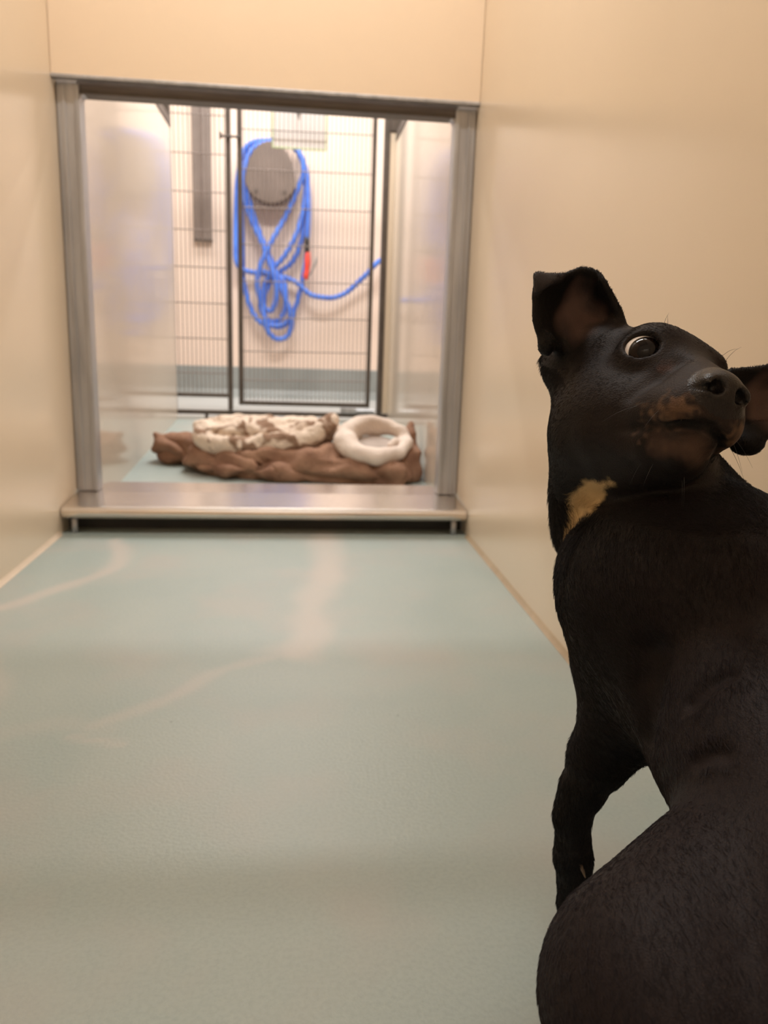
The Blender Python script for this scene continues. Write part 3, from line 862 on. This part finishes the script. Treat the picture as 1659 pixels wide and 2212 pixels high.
    # mouth line
    for s in (-1, 1):
        ml = catmull([H(0.046, s * 0.0385, -0.0430), H(0.060, s * 0.0305, -0.0395), H(0.0700, s * 0.0262, -0.0385), H(0.0805, s * 0.0200, -0.0385), H(0.0888, s * 0.0150, -0.0355), H(0.0935, s * 0.0060, -0.0338), H(0.0942, 0, -0.0336)], 8)
        f.cloud(ml, 0.0028, 0.004, 'sub')
        fur_l = catmull([H(0.0663, s * 0.0175, 0.0135), H(0.0652, s * 0.0229, 0.0072), H(0.0629, s * 0.0272, -0.0010), H(0.0605, s * 0.0335, -0.0100), H(0.0565, s * 0.0385, -0.0190)], 8)
        f.cloud(fur_l, np.concatenate([np.linspace(0.0046, 0.0052, 17), np.linspace(0.0050, 0.0015, 16)]), 0.010, 'sub')
    # eyes
    for s in (-1, 1):
        c = H(0.0333, -0.0275, 0.0193) if s < 0 else H(0.0290, 0.0285, 0.0170)
        out = HR @ np.array((0.72, s * 0.62, 0.22)); out /= np.linalg.norm(out)
        EYES[s] = (c, out)
        ax = np.cross(HR[:, 2], out); ax /= np.linalg.norm(ax)
        up = np.cross(out, ax)
        Re = np.stack([ax, up, out], 1)
        f.ell(c, (0.0190, 0.0182, 0.0176) if s < 0 else (0.0172, 0.0168, 0.0165), Re, 0.008)
        f.ell(c + out * 0.016, (0.0128, 0.0104, 0.0115), Re, 0.002, 'sub')
        f.ell(c, (0.0150, 0.0150, 0.0150), Re, 0.0, 'sub')
    # ears as curved shells
    earpts = []
    for G, s in ((EAR_R, -1), (EAR_L, 1)):
        S = sheet(G, 12, 14); mid = S.reshape(-1, 3).mean(0)
        S = mid + (S - mid) * 0.955
        P = S.reshape(-1, 3); earpts.append(P)
        v = np.repeat(np.linspace(0, 1, S.shape[0]), S.shape[1])
        f.cloud(P, 0.0034 - 0.0008 * v, 0.008)
    P = sheet(FLAP, 12, 12).reshape(-1, 3); f.cloud(P, 0.0022, 0.002)
    f.ell((0.1840, 0.5775, 0.5380), (0.006, 0.008, 0.009), None, 0.005)
    f.ell((0.3445, 0.563, 0.4690), (0.013, 0.012, 0.010), None, 0.006)
    f.cone((0.343, 0.566, 0.479), (0.362, 0.566, 0.482), 0.006, 0.005, 0.006)
    # ear roots
    f.cone(H(-0.045, -0.045, 0.03), (0.218, 0.605, 0.540), 0.026, 0.014, 0.02)
    f.cone(H(-0.045, 0.045, 0.03), (0.343, 0.592, 0.497), 0.026, 0.014, 0.02)
    V, F = f.mesh(); del f
    V = smooth_mesh(V, F, 2)
    N, fn = vert_normals(V, F)
    # ---- coat colours per vertex
    C = np.tile(np.array((0.0050, 0.0034, 0.0031)), (len(V), 1))
    wet = np.zeros(len(V))
    hl = (V - HT) @ HR
    bk = np.clip((0.53 - V[:, 1]) / 0.10, 0, 1)[:, None]
    C = C * (1 - bk) + np.array((0.0105, 0.0062, 0.0063)) * bk               # browner on back and rump, their sheen put into the coat
    hd0 = np.clip(1.25 - np.linalg.norm((hl - np.array((0.02, 0, 0.0))) / np.array((0.095, 0.064, 0.070)), axis=1), 0, 0.35)[:, None] / 0.35
    C = C * (1 - hd0) + np.array((0.0150, 0.0105, 0.0095)) * hd0          # browner hair on the head, with its sheen put into the colour
    def seg(P, a, b):
        a, b = np.array(a), np.array(b); ab = b - a
        q = np.clip((P - a) @ ab / (ab @ ab), 0, 1)
        return np.linalg.norm(P - a - q[:, None] * ab, axis=1)
    near = np.where(V[:, 2] > 0.30)[0]
    nz = np.zeros(len(V)); nz[near] = vnoise(V[near], 70, 1.7)
    nf = np.zeros(len(V)); nf[near] = vnoise(V[near], 240, 9.7)
    def paint(wt, col):
        nonlocal C
        wt = np.clip(wt, 0, 1)[:, None]
        C = C * (1 - wt) + np.array(col) * wt
    PT = [((0.2127, 0.5968, 0.3889), 0.0040), ((0.2127, 0.5776, 0.4080), 0.0092), ((0.2172, 0.5616, 0.4223), 0.0125), ((0.2212, 0.5497, 0.4344), 0.0095), ((0.2242, 0.5302, 0.4422), 0.0045)]
    pw = np.full(len(V), -1.0)
    for (a, ra), (b2, rb) in zip(PT, PT[1:]):
        for q in np.linspace(0, 1, 7):
            cpt = np.array(a) * (1 - q) + np.array(b2) * q
            pw = np.maximum(pw, (ra * (1 - q) + rb * q + nz * 0.004 + nf * 0.002 - np.linalg.norm(V - cpt, axis=1)) / 0.004)
    paint(pw, (0.58, 0.40, 0.20))                       # cream throat patch
    d = seg(hl, (0.060, 0.0, -0.014), (0.088, 0.0, -0.020))
    paint((0.040 - d) / 0.014 * 0.6, (0.026, 0.0175, 0.0145))               # brown muzzle
    for s in (-1, 1):
        d = seg(hl, (0.069, s * 0.026, -0.034), (0.093, s * 0.021, -0.027))
        paint((0.0105 + nf * 0.014 + nz * 0.004 - d) / 0.010 * 0.8, (0.125, 0.072, 0.045))   # tan lips
        d = seg(hl, (0.074, s * 0.012, -0.048), (0.083, s * 0.001, -0.0430))
        paint((0.012 + nz * 0.004 + nf * 0.002 - d) / 0.009 * 0.8, (0.088, 0.052, 0.037))          # tan chin
        d = seg(hl, (0.085, s * 0.026, -0.028), (0.092, s * 0.020, -0.034))
        paint((0.006 + nf * 0.003 - d) / 0.006 * 0.6, (0.10, 0.052, 0.028))
        d = seg(hl, (0.061, s * 0.024, 0.0085), (0.063, s * 0.022, 0.0115))
        paint((0.007 + nf * 0.003 - d) / 0.006 * 0.7, (0.10, 0.045, 0.035))           # bare skin under the eye
    # shade of the mouth groove put into the coat, and the paler underside of the folded ear tip
    for s in (-1, 1):
        for a, b2 in (((0.058, s * 0.031, -0.0398), (0.0700, s * 0.0262, -0.0385)), ((0.0700, s * 0.0262, -0.0385), (0.0805, s * 0.0200, -0.0385)), ((0.0805, s * 0.0200, -0.0385), (0.0888, s * 0.0150, -0.0355)), ((0.0888, s * 0.0150, -0.0355), (0.0942, 0.0, -0.0336))):
            paint((0.0042 - seg(hl, a, b2)) / 0.0022, (0.0055, 0.0042, 0.0040))
    fp = sheet(FLAP, 3, 3).reshape(-1, 3)
    tipn = np.where(np.linalg.norm(V - fp.mean(0), axis=1) < 0.03)[0]
    dt = np.min(np.linalg.norm(V[tipn][:, None, :] - fp[None], axis=2), axis=1)
    wt_ = np.zeros(len(V)); wt_[tipn] = (0.0055 - dt) / 0.002
    paint(wt_ * 0.8, (0.034, 0.028, 0.030))
    nose = (np.linalg.norm((hl - np.array((0.0975, 0, -0.010))) / np.array((0.0130, 0.0210, 0.0158)), axis=1) < 1.10) & (hl[:, 0] > 0.089)
    wet[nose] = 1
    C[nose] = (0.0100, 0.0070, 0.0064)
    for (c, out) in EYES.values():
        dd = np.linalg.norm(V - c, axis=1)
        m = (dd < 0.0168) & ((V - c) @ out > 0.002); wet[m] = 0.8; C[m] = (0.012, 0.008, 0.007)
    # inner ears: faces turned to the front, bare pinkish skin
    for G, cc, rr in ((EAR_R, (0.216, 0.602, 0.556), 0.030), (EAR_L, (0.362, 0.580, 0.497), 0.030)):
        c = np.array(cc)
        S = sheet(G, 4, 4); nrm = np.cross(S[-1, 0] - S[0, 0], S[0, -1] - S[0, 0]); nrm /= np.linalg.norm(nrm)
        if nrm[1] > 0: nrm = -nrm
        q = np.linalg.norm((V - c) / np.array((0.022, 0.03, 0.032)), axis=1)
        m = (N @ nrm > 0.1)
        paint(np.where(m, np.clip((1.0 + nz * 0.4 - q) / 0.6, 0, 1) * 0.9, 0), (0.105, 0.064, 0.053))
    me = np_mesh('body', V - base, F)
    ca = me.attributes.new('coat', 'FLOAT_COLOR', 'POINT')
    ca.data.foreach_set('color', np.concatenate([C, np.ones((len(V), 1))], 1).astype(np.float32).ravel())
    wa = me.attributes.new('wet', 'FLOAT', 'POINT'); wa.data.foreach_set('value', wet.astype(np.float32))
    m, nt, b = new_mat('dog_skin')
    at = node(nt, 'ShaderNodeAttribute', attribute_name='coat'); nt.links.new(at.outputs['Color'], b.inputs['Base Color'])
    aw = node(nt, 'ShaderNodeAttribute', attribute_name='wet')
    mr = node(nt, 'ShaderNodeMapRange'); mr.inputs['To Min'].default_value = 0.62; mr.inputs['To Max'].default_value = 0.40
    nt.links.new(aw.outputs['Fac'], mr.inputs['Value']); nt.links.new(mr.outputs['Result'], b.inputs['Roughness'])
    ms = node(nt, 'ShaderNodeMapRange'); ms.inputs['To Min'].default_value = 0.20; ms.inputs['To Max'].default_value = 0.34
    nt.links.new(aw.outputs['Fac'], ms.inputs['Value']); nt.links.new(ms.outputs['Result'], b.inputs['Specular IOR Level'])
    tc = node(nt, 'ShaderNodeTexCoord')
    n2 = node(nt, 'ShaderNodeTexVoronoi'); n2.inputs['Scale'].default_value = 900
    nt.links.new(tc.outputs['Object'], n2.inputs['Vector'])
    bp = node(nt, 'ShaderNodeBump'); bp.inputs['Strength'].default_value = 0.25; bp.inputs['Distance'].default_value = 0.001
    nt.links.new(n2.outputs['Distance'], bp.inputs['Height']); nt.links.new(bp.outputs['Normal'], b.inputs['Normal'])
    body = link_mesh('body', me, m, t)
    # ---- eyes
    me_, nt, b = new_mat('dog_eye')
    tc = node(nt, 'ShaderNodeTexCoord'); sp = node(nt, 'ShaderNodeSeparateXYZ')
    nt.links.new(tc.outputs['Object'], sp.inputs['Vector'])
    dv = node(nt, 'ShaderNodeMath', operation='DIVIDE'); dv.inputs[1].default_value = 0.0150
    nt.links.new(sp.outputs['Z'], dv.inputs[0])
    r = node(nt, 'ShaderNodeValToRGB'); cr = r.color_ramp
    cr.elements[0].position = 0.0; cr.elements[0].color = (0.62, 0.52, 0.46, 1)
    cr.elements[1].position = 1.0; cr.elements[1].color = (0.004, 0.004, 0.006, 1)
    for ps, col in ((0.60, (0.80, 0.74, 0.70, 1)), (0.635, (0.010, 0.006, 0.004, 1)), (0.80, (0.012, 0.006, 0.004, 1)), (0.88, (0.010, 0.005, 0.004, 1)), (0.91, (0.004, 0.004, 0.006, 1))):
        e = cr.elements.new(ps); e.color = col
    nt.links.new(dv.outputs[0], r.inputs['Fac']); nt.links.new(r.outputs['Color'], b.inputs['Base Color'])
    b.inputs['Roughness'].default_value = 0.06; b.inputs['Specular IOR Level'].default_value = 0.22
    for s, (c, out) in EYES.items():
        bm = bmesh.new(); bmesh.ops.create_uvsphere(bm, u_segments=40, v_segments=28, radius=0.0150)
        gaze = np.array((0.0, 0.0, CAMH)) - c; gaze /= np.linalg.norm(gaze)
        gaze = gaze + np.array((0.20, 0.0, 0.30)); gaze /= np.linalg.norm(gaze)
        o = obj('eye', bm, me_, t, True)
        o.location = c - base
        o.rotation_euler = Vector(gaze).to_track_quat('Z', 'Y').to_euler()
    # ---- short fur strands
    fa = np.linalg.norm(fn, axis=1)
    fc = V[F].mean(1)
    hlf = (fc - HT) @ HR
    onhead = (hlf[:, 0] > -0.06) & (fc[:, 2] > 0.42)
    wetf = wet[F].mean(1) > 0.05
    dens = np.where(onhead, 3.0, 1.0)
    earf = np.zeros(len(F), bool)
    for P in earpts:
        lo, hi = P.min(0) - 0.010, P.max(0) + 0.006
        earf |= np.all((fc > lo) & (fc < hi), axis=1)
    dens[wetf] = 0
    dens[fc[:, 2] < 0.03] = 0
    wgt = fa * dens; wgt /= wgt.sum()
    NS = 300000
    fi = rng.choice(len(F), NS, p=wgt)
    bw = rng.random((NS, 4)); bw /= bw.sum(1)[:, None]
    root = (V[F[fi]] * bw[:, :, None]).sum(1)
    nr = (N[F[fi]] * bw[:, :, None]).sum(1); nr /= np.linalg.norm(nr, axis=1)[:, None]
    cl = (C[F[fi]] * bw[:, :, None]).sum(1)
    flow = np.tile(np.array((0.0, -0.85, -0.5)), (NS, 1))
    leg = (root[:, 2] < 0.2); flow[leg] = (0, -0.2, -1.0)
    nk = np.clip((root[:, 2] - 0.33) / 0.10, 0, 1)[:, None]; flow = flow * (1 - nk) + np.array((-0.12, -0.40, -0.85)) * nk
    flow[leg] = (0, -0.2, -1.0)
    oh = onhead[fi]
    hd = -HR[:, 0] * 0.8 - HR[:, 2] * 0.35
    flow[oh] = hd
    ef = earf[fi]
    flow[ef] = HR[:, 2]
    flow += rng.normal(0, 0.22, (NS, 3))
    tg = flow - nr * (flow * nr).sum(1)[:, None]
    tg /= np.linalg.norm(tg, axis=1)[:, None] + 1e-9
    hr = root - HT; hr = hr @ HR
    dh = np.linalg.norm((hr - np.array((0.02, 0, -0.005))) / np.array((0.100, 0.066, 0.078)), axis=1)
    wb = np.clip((dh - 0.9) / 0.35, 0, 1)                    # 0 on the head, 1 on the body
    ln = (0.0042 * (1 - wb) + 0.0088 * wb) * rng.uniform(0.65, 1.3, NS)
    ln = np.where(ef, 0.0035 * rng.uniform(0.5, 1.2, NS), ln)
    muz = hr[:, 0] > 0.05; ln[muz & (wb < 0.1)] *= 0.6
    rumpf = np.clip((0.45 - root[:, 1]) / 0.1, 0, 1); ln *= 1 - 0.25 * rumpf
    nkz = np.exp(-((root[:, 2] - 0.40) / 0.05) ** 2) * wb * (root[:, 1] > 0.54); ln *= 1 + 0.5 * nkz
    lift = (0.16 + 0.14 * nkz) * rng.uniform(0.4, 1.5, NS)
    K = 4
    pts = np.zeros((NS, K, 3))
    for k in range(K):
        q = k / (K - 1)
        pts[:, k] = root + ln[:, None] * (tg * q * (0.9 - 0.0 * q) + nr * (lift * (q - 0.45 * q * q))[:, None]) - nr * 0.0004
    cl = cl * rng.uniform(0.85, 1.15, NS)[:, None]
    hc = bpy.data.hair_curves.new('fur')
    hc.add_curves([K] * NS)
    hc.attributes['position'].data.foreach_set('vector', (pts - base).astype(np.float32).ravel())
    ra = hc.attributes.get('radius') or hc.attributes.new('radius', 'FLOAT', 'POINT')
    rad = (0.00014 + 0.00007 * wb)[:, None] * np.array((1.0, 0.9, 0.65, 0.12))[None, :]
    ra.data.foreach_set('value', rad.astype(np.float32).ravel())
    ha = hc.attributes.new('coat', 'FLOAT_COLOR', 'CURVE')
    ha.data.foreach_set('color', np.concatenate([cl, np.ones((NS, 1))], 1).astype(np.float32).ravel())
    m, nt, b = new_mat('dog_fur')
    at = node(nt, 'ShaderNodeAttribute', attribute_name='coat'); nt.links.new(at.outputs['Color'], b.inputs['Base Color'])
    b.inputs['Roughness'].default_value = 0.6
    b.inputs['Specular IOR Level'].default_value = 0.22
    hc.materials.append(m)
    ho = bpy.data.objects.new('fur', hc); COL.objects.link(ho); ho.parent = t; ho['kind'] = 'stuff'
    # ---- whiskers
    wr = []
    for s in (-1, 1):
        for (x, y, z, dx, dy, dz, L) in ((0.074, 0.031, -0.024, 0.1, 0.8, -0.4, 0.020), (0.066, 0.036, -0.028, -0.1, 0.8, -0.5, 0.024), (0.080, 0.026, -0.028, 0.2, 0.6, -0.7, 0.018),
                                         (0.064, 0.012, -0.059, 0.1, 0.3, -1, 0.014), (0.056, 0.016, -0.059, 0.0, 0.4, -1, 0.012), (0.0460, 0.0265, 0.037, 0.4, 0.2, 1, 0.018), (0.0465, 0.0225, 0.0385, 0.3, 0.5, 1, 0.016)):
            a = H(x, s * y, z); dd = HR @ np.array((dx, s * dy, dz)); dd /= np.linalg.norm(dd)
            wr.append([a + dd * L * q + np.array((0, 0, -0.006)) * q * q for q in (0, 0.33, 0.66, 1)])
    wr = np.array(wr)
    hc = bpy.data.hair_curves.new('whiskers'); hc.add_curves([4] * len(wr))
    hc.attributes['position'].data.foreach_set('vector', (wr - base).astype(np.float32).ravel())
    ra = hc.attributes.get('radius') or hc.attributes.new('radius', 'FLOAT', 'POINT')
    ra.data.foreach_set('value', np.tile(np.array((0.00014, 0.00012, 0.00008, 0.00003), np.float32), len(wr)))
    hc.materials.append(M_black)
    ho = bpy.data.objects.new('whiskers', hc); COL.objects.link(ho); ho.parent = t; ho['kind'] = 'stuff'
    # ---- claws on the left forepaw and the dewclaw
    M_claw = noise_mat('claw_horn', (0.13, 0.085, 0.055), (0.20, 0.13, 0.085), 60, 0.4)
    def claw(a, b, r):
        bm = bmesh.new(); mid = (np.array(a) + np.array(b)) / 2 + np.array((0, 0, 0.002))
        tube(bm, catmull([a, mid, b], 4), np.linspace(r, r * 0.15, 9), 8)
        o = obj('claw', bm, M_claw, t, True); o.location = -base
    for px, py in ((0.255, 0.590), (0.398, 0.630)):
        for dx in (-0.0165, -0.0055, 0.0055, 0.0165):
            claw((px + dx, py - 20 * dx * dx, 0.012), (px + dx * 1.1, py + 0.018 - 20 * dx * dx, 0.003), 0.0035)
    claw((0.2345, 0.5460, 0.1190), (0.2410, 0.5405, 0.1060), 0.0036)
build_dog()
